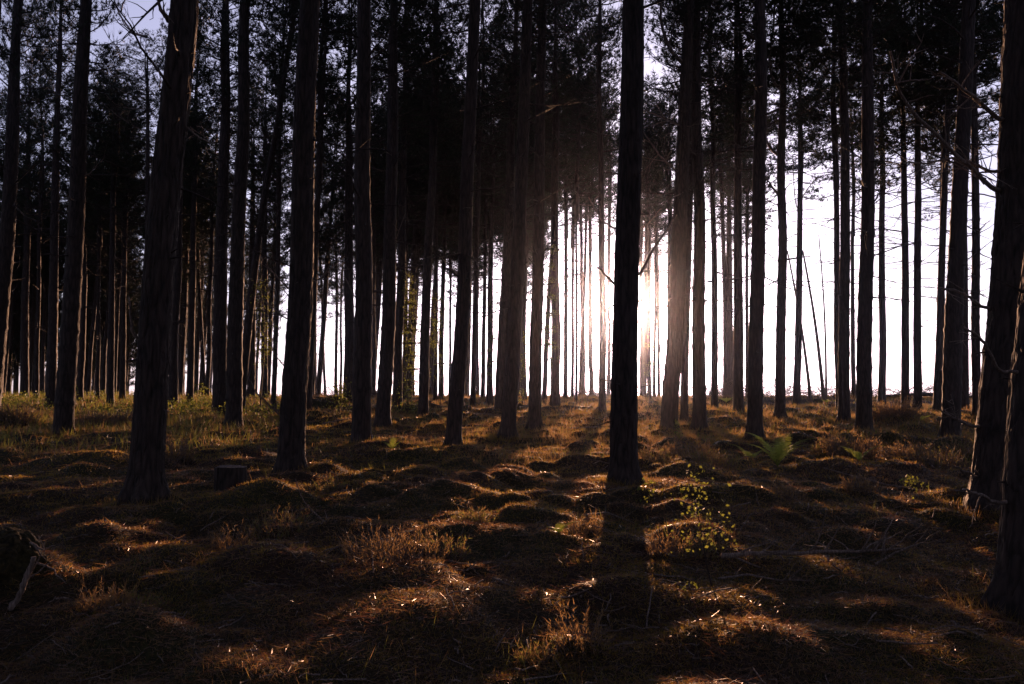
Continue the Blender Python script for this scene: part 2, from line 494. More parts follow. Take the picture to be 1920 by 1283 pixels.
OCC = []
def ptree(bx, by, tx, wpx, label, mid=None, depth=None, det=None, Ht=None, cb=None, var=None, sticks=24, **kw):
    """A tree from where it stands in the photograph: foot pixel, x at the top edge, width, optional depth."""
    if depth is None: depth = 2389/(by-743+47.8)
    p = P(bx, by, depth)
    x, y = p[0], p[1]
    top = P(tx, 0, depth)
    z0 = h1(x, y)
    ln = ((top[0]-x)/(top[2]-z0), 0.0)
    s = len(OCC)+1
    rg = np.random.default_rng(s*77)
    if Ht is None: Ht = 18.0+3.2*rg.random()
    if cb is None: cb = Ht*.5+rg.normal()*.4
    if var is None: var = int(rg.integers(0, N_VAR)) if depth > 19 else 7+s % 3
    if det is None: det = 3 if depth < 13.5 else 2 if depth < 27 else 1
    r = wpx*depth/F/2*1.06
    bend = None
    if mid:
        bend = []
        for mx, my in mid:
            q = P(mx, my, depth)
            bend.append((q[2]-z0, q[0]-x-ln[0]*(q[2]-z0), 0))
        bend.append(((top[2]-z0), 0, 0))
        bend.sort()
    OCC.append((bx, wpx, depth))
    return tree((x, y, z0), ln, r, Ht, cb, var, det, label, bend=bend, seed=s, sticks=sticks, **kw), depth

T = {}
def t_(key, *a, **k): T[key] = ptree(*a, **k)

t_('big_left', 270, 962, 345, 56, 'thick rough barked pine leaning slightly, second nearest, left of the sawn stump', mid=[(308, 500), (282, 800)], sticks=3)
t_('stump_r', 545, 885, 582, 45, 'thick straight pine whose foot stands just beyond the sawn stump', mid=[(565, 450)], sticks=8)
t_('sun', 1170, 905, 1183, 48, 'thick straight pine standing exactly in front of the sun, glowing edges', mid=[(1176, 450)], sticks=4)
t_('right_big', 1884, 965, 1944, 104, 'massive dark pine trunk with long crooked dead boughs, beside the nearest trunk', sticks=0, mid=[(1902, 600)])
t_('right_edge', 1940, 1125, 2030, 116, 'nearest trunk of all, partly cut off, overlapping the massive dark pine', sticks=0, mid=[(1966, 600)])
t_('left_edge', -62, 960, -12, 46, 'tall pine cut off by the picture border with orange sunlit bark', mid=[(-30, 430)], sticks=0)
t_('l6', 118, 818, 162, 32, 'pine with a broad straight trunk standing in green grass', mid=[(142, 430)], cs=.6, var=3)
t_('l38', -18, 795, 34, 28, 'leaning pine behind the orange lit trunk at the border', mid=[(14, 430)], cs=.7, var=3)
t_('l39', 95, 765, 113, 17, 'middle sized pine just beyond the broad trunk in green grass', cs=.75)
t_('l40', 150, 755, 133, 11, 'slim pine seen against the broad trunk in green grass', mid=[(158, 500)], Ht=16.6, cb=9, cs=1.1)
t_('l41', 207, 760, 218, 12, 'slim dark pine between the grass trunk and the rough leaning trunk', Ht=16.6, cb=9, cs=1.1)
t_('l43', 229, 752, 246, 10, 'slim pine with one reddish sunlit edge, left of the rough leaning trunk', Ht=16.6, cb=9, cs=1.1)
t_('l42', 183, 752, 190, 7, 'very slim pine among thin trunks over the green grass', Ht=16.6, cb=9, cs=1.1)
t_('l44', 45, 748, 58, 14, 'middle sized pine in the dark stand over the green grass')
t_('l44b', 68, 750, 84, 8, 'very slim pine beside a darker one over the green grass')
t_('l48', 278, 722, 274, 11, 'slim pine with many drooping bare boughs behind the rough leaning trunk', depth=36, sticks=34, Ht=17, cb=13.5, var=3, cs=.7)
t_('l45', 325, 766, 347, 16, 'middle sized pine just right of the rough leaning trunk', cs=.7)
t_('l46', 355, 757, 372, 12, 'slim pine with a bright lit edge before a white gap')
t_('l47', 383, 742, 352, 7, 'thin pine leaning away in the white gap', depth=52)
t_('l47b', 388, 747, 412, 8, 'thin pine leaning to the lit gap beside another', depth=50)
t_('l8', 411, 780, 426, 25, 'left trunk of a close pair of thick dark pines')
t_('l7', 438, 803, 461, 28, 'nearer trunk of a close pair of thick dark pines')
t_('lean', 450, 775, 552, 15, 'strongly leaning reddish trunk crossing behind a pair of pines', depth=31, mid=[(478, 500)], cb=12, var=5)
t_('l57', 470, 748, 478, 14, 'middle sized pine behind the strongly leaning trunk', depth=46)
t_('l57b', 495, 750, 500, 12, 'pine in the shade between the leaning trunk and the stump pine', depth=44)
t_('l57c', 512, 760, 533, 9, 'slender bare pine close to the stump pine with dead twigs', depth=34, sticks=30)
t_('l51', 577, 778, 612, 13, 'slim pine hugging the right side of the stump pine', mid=[(592, 450)])
t_('l52', 653, 762, 655, 19, 'pine half hidden by a thick trunk beside the white clearing')
t_('l58', 610, 738, 585, 5, 'thin leaning pine out in the white clearing', depth=62, cb=7, var=8, cs=.8, Ht=18)
t_('l58b', 630, 738, 634, 6, 'thin upright pine out in the white clearing', depth=60, cb=6, var=7, cs=.8, Ht=17)
t_('l58c', 592, 742, 590, 4, 'thinnest upright pine in the white clearing', depth=66, cb=6, cs=.7, Ht=15)
t_('l58d', 638, 740, 648, 5, 'bare topped pine at the border of the white clearing', depth=64, cb=7, cs=.8, Ht=15)
t_('c9', 678, 836, 681, 33, 'thick dark pine with a kink halfway up between two bright gaps', mid=[(684, 500), (680, 640)])
t_('c10', 717, 798, 740, 26, 'thick pine whose foot leans into the brightest narrow gap', mid=[(731, 500)])
t_('c53', 745, 768, 764, 17, 'middle sized pine directly behind a thick one in the birch leaves')
t_('c54', 757, 752, 770, 9, 'slim pine behind the yellow green birch leaves')
t_('c12', 793, 781, 818, 18, 'middle sized straight pine in front of birch foliage', mid=[(806, 450)])
t_('c56', 816, 752, 822, 8, 'slim pine right behind the birch foliage')
t_('c56b', 829, 748, 838, 6, 'thin pine beyond the birch foliage', depth=50)
t_('c56c', 843, 746, 846, 5, 'thin distant pine before a leaning thick trunk', depth=56)
t_('c11', 849, 833, 890, 27, 'thick pine leaning to the light with a smooth dark trunk', mid=[(872, 450)], cs=.8)
t_('c55', 886, 767, 902, 10, 'slim pine next to the leaning thick trunk over fallen sticks')
t_('c55b', 905, 748, 918, 8, 'thin pine rising from the crest in a bright gap', depth=46)
t_('c55c', 917, 757, 930, 11, 'slim pine right of a thin one in a bright gap')
t_('c13b', 938, 772, 968, 21, 'rear trunk of two crossing pines', mid=[(954, 400)])
t_('c13', 951, 818, 986, 27, 'front trunk of two crossing pines', mid=[(976, 400)], cs=.8)
t_('c13c', 984, 752, 980, 8, 'thin leafy sided pine just beyond the crossing pines')
t_('c14', 1002, 808, 1016, 23, 'thick pine with a pink rim standing left of the sun glow', mid=[(1013, 500)], cs=.6, var=3)
t_('c15l', 1020, 742, 1062, 9, 'slanting pine behind the pink rimmed trunk', depth=42)
t_('c15', 1041, 770, 1043, 17, 'straight middle sized pine clothed in birch leaves near the glow')
t_('c59', 1060, 750, 1062, 8, 'first slim pine in the orange glow left of the sun trunk', depth=44)
t_('c59b', 1073, 749, 1077, 6, 'thin pine in the orange glow, second from the leafy trunk', depth=46)
t_('c59c', 1080, 756, 1082, 5, 'thin dark pole pine in the orange glow', depth=40)
t_('c59d', 1109, 748, 1102, 8, 'slim pine bleached orange by the sun glow', depth=50)
t_('c59e', 1130, 781, 1124, 13, 'dark slim pine close on the left of the sun trunk', mid=[(1128, 450)], cs=.7, var=3)
t_('c59f', 1141, 750, 1143, 7, 'faint pine almost lost in the glow at the sun trunk', depth=50)
t_('r60', 1218, 752, 1214, 8, 'golden lit slim pine right of the sun trunk', depth=46)
t_('r60b', 1227, 752, 1230, 6, 'thin golden lit pine, right of another golden one', depth=48)
t_('r60c', 1257, 748, 1254, 12, 'faded middle pine behind the leaning trunk right of the sun', depth=46)
t_('r16', 1254, 808, 1293, 30, 'thick leaning pine right of the sun trunk with twigs', mid=[(1274, 450)], cs=.65, var=3)
t_('r18', 1283, 792, 1300, 14, 'slim pine in the shadow of the thick leaning pine', mid=[(1290, 500)])
t_('r17', 1312, 805, 1306, 24, 'thick straight pine with flared foot right of the leaning one', cs=.6, var=5)
t_('r19', 1340, 771, 1334, 12, 'slim pine with a pinkish trunk beside the flared foot pine', depth=31.4)
t_('r20', 1385, 776, 1380, 18, 'middle sized pine bathed in pink light above a small fern', depth=28.9, var=8, cb=10.2)
t_('r22', 1402, 752, 1396, 7, 'thin pine right behind the pink lit pine', depth=46, var=9, cb=10.2)
t_('r21', 1414, 823, 1426, 27, 'thick dark pine rising behind the large fern', mid=[(1426, 450)], cs=.7, var=3)
t_('r23', 1462, 784, 1465, 18, 'straight pine with curved upturned limbs in its upper half', mid=[(1467, 300)])
t_('r24', 1494, 757, 1502, 13, 'slim pine with a forked twiggy top over the brushwood', var=7, cb=10.2)
t_('r26', 1574, 768, 1560, 12, 'slim pine hugging the left side of a straighter one', var=9, cb=10.2)
t_('r25', 1583, 794, 1582, 20, 'straight middle sized pine of a close pair by the heather', var=8, cb=10.2)
t_('r27', 1601, 748, 1597, 8, 'thin pine at the crest between two thick dark pines')
t_('r28', 1619, 812, 1627, 27, 'thick dark pine rising out of dry heather', mid=[(1628, 400)], cs=.8, var=3)
t_('r29', 1653, 758, 1655, 13, 'slim pine alone in the bright sky by the fallen log', var=9, cb=10.2)
t_('r30', 1698, 773, 1690, 14, 'knobbly slim pine alone in the white sky')
t_('r31', 1720, 775, 1722, 14, 'knobbly slim pine, right one of two in the white sky', var=7, cb=10.2)
t_('r36', 1768, 750, 1765, 8, 'thin pine half hidden by a slanting one', depth=44)
t_('r32', 1757, 778, 1782, 14, 'slanting slim pine left of a thick leaning pine', var=7, cb=10.2)
t_('r33', 1780, 820, 1815, 31, 'thick leaning pine with lit edge by the massive dark pine', mid=[(1800, 400)])
t_('r34', 1808, 772, 1806, 15, 'middle pine close behind the thick leaning one', var=9, cb=10.2)
t_('r35', 1832, 795, 1824, 15, 'slim pine partly covered by the massive dark pine', var=8, cb=10.2)

# dead, leaning poles on the crest
def pole(bx, by, tx, ty, wpx, depth, label):
    a, b = P(bx, by, depth), P(tx, ty, depth)
    a[2] = h1(a[0], a[1])-.1
    g = Geo()
    s = np.linspace(0, 1, 14)
    rg = np.random.default_rng(int(bx))
    pts = a+(b-a)*s[:, None]; pts[:, 0] += np.sin(s*3.1)*.12
    loc = a.copy()
    tubes(g, pts-loc, (wpx*depth/F/2)*(1-.6*s), 8)
    bp, bq = [], []
    for _ in range(26):
        u = .25+.72*rg.random(); p0 = a+(b-a)*u-loc; p0[0] += math.sin(u*3.1)*.12
        d = nrm(rg.normal(size=3)*[1, 1, .35]); L = .2+.8*rg.random()
        s5 = np.linspace(0, 1, 5)[:, None]
        bp.append(p0+d*L*s5+np.cumsum(rg.normal(size=(5, 3))*.03, 0)*s5); bq.append(.008*(1-.7*s5[:, 0]))
    tubes(g, np.array(bp), np.array(bq), 4)
    o = g.build('dead_tree', [M_DEAD], smooth=True); o.location = loc
    tag(o, label, 'dead tree')
pole(1521, 750, 1476, 470, 7, 40, 'dead thin tree leaning far over, starting at the brushwood')
pole(1545, 752, 1505, 470, 8, 42, 'dead leaning tree meeting an upright thin one at its foot')
pole(1549, 752, 1535, 440, 5, 42.5, 'thin upright dead tree touching the foot of a leaning one')
pole(1242, 748, 1228, 590, 3, 30, 'hair thin dead sapling right of the golden pines')
pole(1308, 740, 1295, 520, 3, 38, 'thin dead stem between the leaning pine and flared foot pine')

# forest stand filling in behind, the far trees
def fill(n, px0, px1, y0, y1, label, group, seed, clear=7, cbk=.5, det=0, hmin=16.5, hmax=21, rr=(.11, .20), mind=1.6):
    rg = np.random.default_rng(seed); pts = []
    tries = 0
    while len(pts) < n and tries < 6000:
        tries += 1
        Y = math.sqrt(y0**2+(y1**2-y0**2)*rg.random()); px = px0+(px1-px0)*rg.random()
        x = (px-CX)*Y/F
        if any((x-a)**2+(Y-b)**2 < mind**2 for a, b in pts): continue
        if any(abs(px-ob) < clear+ow/2 and Y > od-3 for ob, ow, od in OCC): continue
        pts.append((x, Y))
        Ht = hmin+(hmax-hmin)*rg.random()
        tree((x, Y, h1(x, Y)), (.015+rg.normal()*.02, rg.normal()*.015), rr[0]+(rr[1]-rr[0])*rg.random(), Ht, Ht*cbk+rg.normal()*.6,
             int(rg.integers(N_VAR, N_VAR+3)), det, label, group, seed=seed+len(pts), sticks=16)
fill(24, -280, 315, 62, 84, 'dark slim tree clothed low with boughs beyond the green grass', 'low boughed trees beyond the green grass', 1800, clear=0, cbk=.13, mind=1.8, hmin=13, hmax=17)
fill(54, -260, 600, 48, 78, 'slim dark trunk in the deep stand beyond the green grass', 'pines packed in the deep dark stand', 500, det=1, clear=2, cbk=.42, mind=1.9)
fill(62, -300, 560, 78, 128, 'hair thin faraway trunk in the deepest part of the wood', 'faraway pines of the deep wood', 700, clear=0, cbk=.25, mind=2.2)
fill(34, 650, 1050, 45, 62, 'slim faraway pine on the crest under dense foliage', 'pines along the crest under dense foliage', 900, det=1, clear=4, cbk=.46)
fill(36, -300, 330, 84, 120, 'slim tree with low hanging boughs at the closed back of the wood', 'closed back of the wood', 1700, clear=0, cbk=.12, mind=1.8, hmin=13, hmax=17)
fill(9, 1060, 1420, 46, 60, 'slender pine at the crest with a dense dark crown near the glow', 'crest pines beside the glow', 950, det=1, clear=4, cbk=.62, hmin=18)

def plain(n, x0, x1, y0, y1, label, group, seed, mind=2.6, ok=None):
    rg = np.random.default_rng(seed); pts = []
    for _ in range(4000):
        if len(pts) >= n: break
        x, y = x0+(x1-x0)*rg.random(), y0+(y1-y0)*rg.random()
        if ok and not ok(x, y): continue
        if any((x-a)**2+(y-b)**2 < mind**2 for a, b in pts): continue
        pts.append((x, y)); Ht = 17+3.5*rg.random()
        tree((x, y, h1(x, y)), (.02+rg.normal()*.015, rg.normal()*.01), .16+.06*rg.random(), Ht, Ht*.45, int(rg.integers(N_VAR, N_VAR+3)), 0,
             label, group, seed=seed+len(pts))
inview = lambda x, y: y > 0 and abs(x) < y*.70+1.5
plain(52, -26, 22, -26, -2.5, 'pine of the same wood standing behind the viewer', 'pines behind the viewer', 1200)
plain(26, -50, -3, 0, 50, 'pine of the same wood beyond the picture border, shaded side', 'pines beyond the shaded border', 1300, ok=lambda x, y: not inview(x, y))
plain(18, 4, 46, -2, 46, 'pine of the same wood beyond the picture border, sunny side', 'pines beyond the sunny border', 1400, ok=lambda x, y: not inview(x, y))

# ------------------------------------------------------------------ boughs that stand out on particular trunks
def bough(key, pts, r0, twigs=6, seed=0, back=0.0, tl=.5):
    """A dead bough along pixels of the photograph, at the depth of its tree; back: how far it comes towards the viewer at its tip."""
    r0 = max(min(r0*1.25, .03 if key == 'right_big' else 1), .012)
    (root, ax, rad), D = T[key]
    rg = np.random.default_rng(seed+31)
    loc = np.array(root.location)
    p = np.array([P(x, y, D - back*i/(len(pts)-1)) for i, (x, y) in enumerate(pts)]) - loc
    a0 = ax(p[0][2]); p = np.concatenate([[a0*.75+p[0]*.25], p])
    s = np.linspace(0, len(p)-1, 22)
    q = np.stack([np.interp(s, np.arange(len(p)), p[:, i]) for i in range(3)], -1)
    for _ in range(2): q[1:-1] = (q[:-2]+2*q[1:-1]+q[2:])/4
    q = q + np.cumsum(rg.normal(size=q.shape)*.006, 0)
    g = Geo()
    u = np.linspace(0, 1, 22)
    tubes(g, q, r0*(1-.6*u), 6)
    bp, bq = [], []
    dirn = nrm(q[-1]-q[0])
    for _ in range(twigs):
        i = rg.integers(5, 20)
        d = nrm(nrm(q[i+1]-q[i])*.9+rg.normal(size=3)*[.6, .25, .6]); L = tl*(.35+.8*rg.random())
        s5 = np.linspace(0, 1, 6)[:, None]
        t = q[i]+d*L*s5+np.cumsum(rg.normal(size=(6, 3))*.025*L, 0)
        bp.append(t); bq.append(r0*.35*(1-.8*s5[:, 0]))
        for _k in range(2):
            j = rg.integers(2, 5); d2 = nrm(d+rg.normal(size=3)*.6)
            bp.append(t[j]+d2*L*.4*s5); bq.append(r0*.2*(1-.7*s5[:, 0]))
    if bp: tubes(g, np.array(bp), np.array(bq), 4)
    return g.build('dead_bough', [M_DEAD], root, smooth=True)
bough('right_big', [(1868, 222), (1840, 195), (1822, 182), (1785, 150), (1760, 132)], .040, 8, 1, .5)
bough('right_big', [(1862, 362), (1835, 340), (1795, 300), (1745, 255), (1700, 215), (1672, 160), (1664, 100)], .036, 12, 2, .8, .7)
bough('right_big', [(1860, 325), (1830, 315), (1790, 300), (1740, 312), (1690, 310)], .016, 7, 3, .4)
bough('right_big', [(1845, 578), (1820, 565), (1790, 552), (1765, 545)], .018, 5, 4, .3, .3)
bough('right_big', [(1828, 800), (1805, 790), (1790, 780), (1770, 765)], .016, 6, 5, .5, .3)
bough('right_big', [(1826, 895), (1800, 880), (1775, 868)], .014, 4, 6, .5, .3)
bough('right_edge', [(1868, 945), (1830, 935), (1800, 930)], .014, 5, 7, .4, .25)
bough('right_edge', [(1880, 700), (1850, 640), (1812, 610)], .012, 4, 8, .4, .25)
bough('sun', [(1152, 531), (1135, 510), (1120, 495)], .022, 0, 9, .2)
bough('sun', [(1151, 582), (1140, 572), (1129, 560)], .010, 2, 10, .2, .2)
bough('sun', [(1150, 610), (1140, 595), (1132, 575), (1126, 550)], .012, 4, 11, .3, .25)
bough('sun', [(1147, 718), (1130, 712), (1115, 700), (1105, 690)], .012, 3, 12, .3, .2)
bough('sun', [(1198, 518), (1222, 480), (1246, 440), (1272, 405)], .020, 5, 13, .3, .3)
bough('sun', [(1192, 724), (1212, 720), (1232, 706)], .009, 1, 14, .1, .2)
bough('sun', [(1148, 655), (1136, 660), (1130, 662)], .008, 1, 15, .1, .15)
bough('sun', [(1200, 432), (1228, 415), (1245, 392)], .012, 3, 16, .2, .3)
bough('sun', [(1155, 430), (1130, 418), (1108, 395), (1098, 375)], .016, 4, 17, .3, .3)
bough('sun', [(1148, 875), (1125, 872), (1112, 876)], .010, 2, 18, .2, .2)
bough('r16', [(1282, 118), (1262, 100), (1247, 70), (1240, 30), (1240, -20)], .055, 6, 19, .6, .9)
bough('r16', [(1270, 490), (1240, 510), (1206, 535)], .016, 4, 20, .3, .4)
bough('r16', [(1276, 330), (1240, 300), (1205, 250)], .03, 7, 21, .5, .8)
bough('r16', [(1278, 240), (1235, 215), (1200, 205)], .026, 7, 22, .5, .8)
bough('r23', [(1456, 290), (1442, 275), (1432, 240), (1428, 180)], .05, 4, 23, .2, 1)
bough('r23', [(1460, 170), (1446, 150), (1440, 110), (1450, 40), (1452, -10)], .05, 4, 24, .2, 1)
bough('r23', [(1458, 365), (1445, 350), (1436, 335)], .045, 3, 25, .1, .8)
bough('r24', [(1503, 372), (1516, 350), (1530, 335), (1540, 330)], .03, 6, 26, .2, .8)
bough('r24', [(1500, 400), (1492, 380), (1490, 340), (1488, 290)], .03, 6, 27, .2, .8)
bough('stump_r', [(543, 800), (515, 775), (485, 745), (468, 715)], .016, 6, 28, .4, .4)
bough('stump_r', [(540, 545), (515, 520), (495, 497)], .016, 4, 29, .3, .3)
bough('stump_r', [(536, 600), (515, 580), (482, 556)], .013, 4, 30, .3, .3)
bough('stump_r', [(537, 690), (518, 670), (508, 640)], .011, 4, 31, .3, .3)
bough('stump_r', [(592, 528), (612, 510), (640, 486)], .013, 4, 32, .3, .3)
bough('big_left', [(264, 640), (250, 620), (243, 590), (238, 560)], .018, 2, 33, .2, .3)
bough('big_left', [(290, 340), (288, 320), (284, 300)], .03, 0, 34, .2)
bough('big_left', [(318, 40), (302, 20), (292, -10)], .03, 3, 35, .2, .5)
bough('big_left', [(345, 235), (370, 250), (395, 262)], .014, 4, 36, .4, .4)
bough('c9', [(664, 560), (650, 530), (635, 505)], .014, 4, 37, .2, .5)
bough('c11', [(858, 520), (840, 500), (825, 480)], .014, 5, 38, .2, .5)
bough('c10', [(730, 480), (745, 440), (760, 400)], .014, 5, 39, .2, .5)
bough('r17', [(1305, 632), (1297, 622), (1290, 608)], .02, 3, 40, .2, .4)
bough('r28', [(1632, 400), (1640, 430), (1648, 470)], .01, 4, 41, .1, .5)
bough('l48', [(274, 68), (250, 62), (225, 30), (212, -5)], .06, 8, 42, .2, 1.3)
bough('l48', [(275, 118), (235, 105), (205, 75), (190, 50)], .025, 9, 43, .2, 1.0)
bough('l48', [(277, 185), (240, 178), (210, 160), (185, 120)], .025, 9, 44, .2, 1.0)
bough('l48', [(277, 205), (245, 205), (212, 195), (186, 165)], .022, 9, 45, .2, 1.0)
bough('l48', [(277, 245), (255, 238), (220, 215), (190, 190)], .022, 8, 46, .2, 1.0)
bough('l6', [(165, 330), (180, 315), (196, 300)], .013, 5, 47, .2, .5)

# ------------------------------------------------------------------ ground cover
def grad_scatter(n, y0, y1, pad=.12, seed=0):
    rg = np.random.default_rng(seed)
    u = rg.random(n)
    Y = y0*(y1/y0)**(u**.9)
    X = ((rg.random(n)*2-1)*(.643+pad) + 0)*Y
    return rg, X, Y

def patch_noise(X, Y, f, s): return vnoise(X*f, Y*f, X*0, s)*.65+vnoise(X*f*2.7, Y*f*2.7, X*0, s+1)*.35

def cover(name, n, y0, y1, Lf, Wf, mats, pick, seed, keep=None, lean=.55, flat=False, pad=.12, sink=.006):
    rg, X, Y = grad_scatter(n, y0, y1, pad, seed)
    if keep is not None:
        k = keep(X, Y, rg); X, Y = X[k], Y[k]
    n = len(X)
    c = np.stack([X, Y, H(X, Y)-sink], -1)
    if flat:
        a = rg.random(n)*6.283
        d = nrm(np.stack([np.cos(a), np.sin(a), rg.normal(size=n)*.22+.06], -1)); c[:, 2] += sink+.004+rg.random(n)*.012
    else: d = nrm(np.stack([rg.normal(size=n)*lean, rg.normal(size=n)*lean, np.ones(n)], -1))
    side = nrm(np.cross(d, rg.normal(size=(n, 3))))
    g = Geo()
    blades(g, c, d, side, Lf(Y)*(.55+.9*rg.random(n)), Wf(Y), pick(X, Y, rg))
    o = g.build(name, mats)
    return tag(o, kind='stuff')

mossy = lambda X, Y, rg: np.where(patch_noise(X, Y, .9, 40)+rg.normal(size=len(X))*.25 > .0, 0, np.where(rg.random(len(X)) < .5, 1, 2))
cover('moss', 420000, 2.4, 30, lambda Y: .020+.0022*Y, lambda Y: .0022+.0007*Y, [M_MOSS, M_LITTER, M_STRAW], mossy, 1, lean=.8,
      keep=lambda X, Y, rg: patch_noise(X, Y, 1.7, 90)+rg.normal(size=len(X))*.15 > -.38)
cover('fallen_needles', 150000, 2.4, 26, lambda Y: .07+.002*Y, lambda Y: .0016+.0005*Y, [M_LITTER, M_STRAW], lambda X, Y, rg: (rg.random(len(X)) < .22).astype(int), 2, flat=True)
cover('thin_grass', 9000, 2.4, 16, lambda Y: .08+.004*Y, lambda Y: .002+.0005*Y, [M_STRAW, M_GREEN], lambda X, Y, rg: (rg.random(len(X)) < .35).astype(int), 3,
      keep=lambda X, Y, rg: patch_noise(X, Y, .8, 60)+rg.normal(size=len(X))*.12 > .33, lean=.45)
cover('dry_grass', 150000, 14, 60, lambda Y: .10+.0025*Y, lambda Y: .003+.00055*Y, [M_STRAW, M_HEATH, M_GREEN],
      lambda X, Y, rg: np.where(rg.random(len(X)) < .42, 0, np.where(rg.random(len(X)) < .7, 1, 2)), 4,
      keep=lambda X, Y, rg: patch_noise(X, Y, .35, 70)+rg.normal(size=len(X))*.15 + np.clip((Y-17)/14, -1, .35) > .12, lean=.45)
cover('green_grass', 70000, 15, 60, lambda Y: .16+.005*Y, lambda Y: .003+.0006*Y, [M_GREEN, M_STRAW],
      lambda X, Y, rg: (rg.random(len(X)) < .25).astype(int), 5,
      keep=lambda X, Y, rg: (X < -.33*Y+rg.normal(size=len(X))*1.2) & (patch_noise(X, Y, .5, 80)+rg.normal(size=len(X))*.2 > -.15), lean=.4)

# grass and needles gathered round the feet of the nearer pines
def collars():
    rg = np.random.default_rng(321)
    cs, ms = [], []
    for (root, ax, rad), D in T.values():
        if D > 34: continue
        n = int(500 if D < 20 else 260)
        a = rg.random(n)*6.283; q = root['_r']*1.35+.02+np.abs(rg.normal(size=n))*.13
        x, y = root.location.x+np.cos(a)*q, root.location.y+np.sin(a)*q
        cs.append(np.stack([x, y, H(x, y)-.01], -1)); ms.append(np.full(n, D))
    c, D = np.concatenate(cs), np.concatenate(ms); n = len(c)
    d = nrm(np.stack([rg.normal(size=n)*.5, rg.normal(size=n)*.5, np.ones(n)], -1))
    g = Geo()
    blades(g, c, d, nrm(np.cross(d, rg.normal(size=(n, 3)))), (.05+.10*rg.random(n)), .002+.0006*D, (rg.random(n) < .5).astype(int))
    tag(g.build('grass_at_tree_feet', [M_STRAW, M_MOSS]), kind='stuff')
collars()

def twig_litter():
    rg, X, Y = grad_scatter(1500, 2.6, 34, .12, 9)
    n = len(X); a = rg.random(n)*6.283; L = .05+.32*rg.random(n)**2+.004*Y
    s = np.linspace(-.5, .5, 5)
    px_ = X[:, None]+np.cos(a)[:, None]*L[:, None]*s; py_ = Y[:, None]+np.sin(a)[:, None]*L[:, None]*s
    z = H(X, Y)[:, None]*.4+H(px_.ravel(), py_.ravel()).reshape(n, 5)*.6+.018+rg.random(n)[:, None]*.02+s*(rg.normal(size=n)*.25*L)[:, None]
    pts = np.stack([px_, py_, z], -1)+rg.normal(size=(n, 5, 3))*.006
    g = Geo(); tubes(g, pts, (.0018+.0045*rg.random(n)**2+.00012*Y)[:, None]*(1.1-.5*(s+.5)), 5)
    tag(g.build('twig_litter', [M_DEAD]), kind='stuff')
twig_litter()

def shrubs():
    rg = np.random.default_rng(77); n = 17000
    Y = 26+20*rg.random(n); X = Y*(-.68+.40*rg.random(n))
    k = patch_noise(X, Y, .45, 120)+rg.normal(size=n)*.1 > .12
    X, Y = X[k], Y[k]; n = len(X)
    h = .10+.45*rg.random(n)*np.clip(patch_noise(X, Y, .45, 120)*3, .2, 1)
    c = np.stack([X, Y, H(X, Y)+h], -1); d = nrm(rg.normal(size=(n, 3)))
    g = Geo(); leafs(g, c, d, nrm(np.cross(d, rg.normal(size=(n, 3)))), .05+.04*rg.random(n), .04+.02*rg.random(n))
    tag(g.build('undergrowth', [M_LEAF]), kind='stuff')
shrubs()

# ------------------------------------------------------------------ heather bushes
def heather(px, py, wpx, hpx, label, seed, group='heather bushes on the forest floor', n=None, name='heather_bush'):
    x, y = ground_hit(px, py)
    rg = np.random.default_rng(seed)
    Rr, Hh = wpx*y/F/2, hpx*y/F
    loc = np.array([x, y, h1(x, y)])
    g = Geo()
    n = n or int(np.clip(180*Rr/.4, 60, 420))
    a = rg.random(n)*6.283; q = np.sqrt(rg.random(n))
    bx, by = np.cos(a)*q*Rr, np.sin(a)*q*min(Rr*.7, .5)
    bz = H(x+bx, y+by)-loc[2]-.02
    hh = Hh*(1-.55*q**2)*(.55+.6*rg.random(n))
    s = np.linspace(0, 1, 5)
    out = np.stack([np.cos(a)*.35, np.sin(a)*.35, np.ones(n)], -1)+rg.normal(size=(n, 3))*[.22, .22, 0]
    pts = np.stack([bx, by, bz], -1)[:, None]+out[:, None]*(hh[:, None]*s)[:, :, None]+np.cumsum(rg.normal(size=(n, 5, 3))*.008, 1)
    px_r = max(.0012, .00045*y)
    tubes(g, pts, px_r*(1.2-.7*s)*np.ones((n, 5)), 3, 0)
    # side sprigs with tiny scale leaves
    m = n*9
    i = rg.integers(0, n, m); u = .25+.75*rg.random(m); k = np.minimum((u*4).astype(int), 3); f = (u*4-k)[:, None]
    c = pts[i, k]*(1-f)+pts[i, k+1]*f
    d = nrm(nrm(out[i])*.9+rg.normal(size=(m, 3))*.45)
    side = nrm(np.cross(d, rg.normal(size=(m, 3))))
    blades(g, c, d, side, np.full(m, .028+.0012*y)*(.5+rg.random(m)), np.full(m, .0022+.0006*y), np.where(rg.random(m) < .65, 1, 2))
    o = g.build(name, [M_DEAD, M_HEATH, M_STRAW if seed % 2 else M_GREEN]); o.location = loc
    tag(o, label, 'heather', group)
heather(735, 1075, 175, 85, 'widest sunlit heather bush in the middle of the shaded mossy ground', 1)
heather(835, 1058, 70, 60, 'small heather bush on the sun side of the widest one beside a round moss cushion', 2)
heather(430, 1040, 75, 55, 'feathery heather bush on a sunlit ridge below the sawn stump', 3)
heather(520, 1000, 100, 42, 'low heather bush trailing up the ridge towards the bent stick', 4)
heather(195, 1165, 90, 52, 'sparse heather bush near the leaning broken stick', 5)
heather(270, 1150, 70, 34, 'low brown heather bush beside a sparse one', 6)
heather(1085, 1215, 95, 75, 'upright greenish heather bush at the border of the sun pine shadow', 7)
heather(1010, 1235, 70, 45, 'low grassy heather bush left of the upright greenish one', 8)
heather(1090, 1015, 80, 34, 'low heather bush next to the tiny fern', 9)
heather(890, 1000, 70, 36, 'twiggy brown heather bush behind the round moss cushion', 10)
heather(1250, 1060, 60, 60, 'reddish heather bush under the leafy seedling', 11)
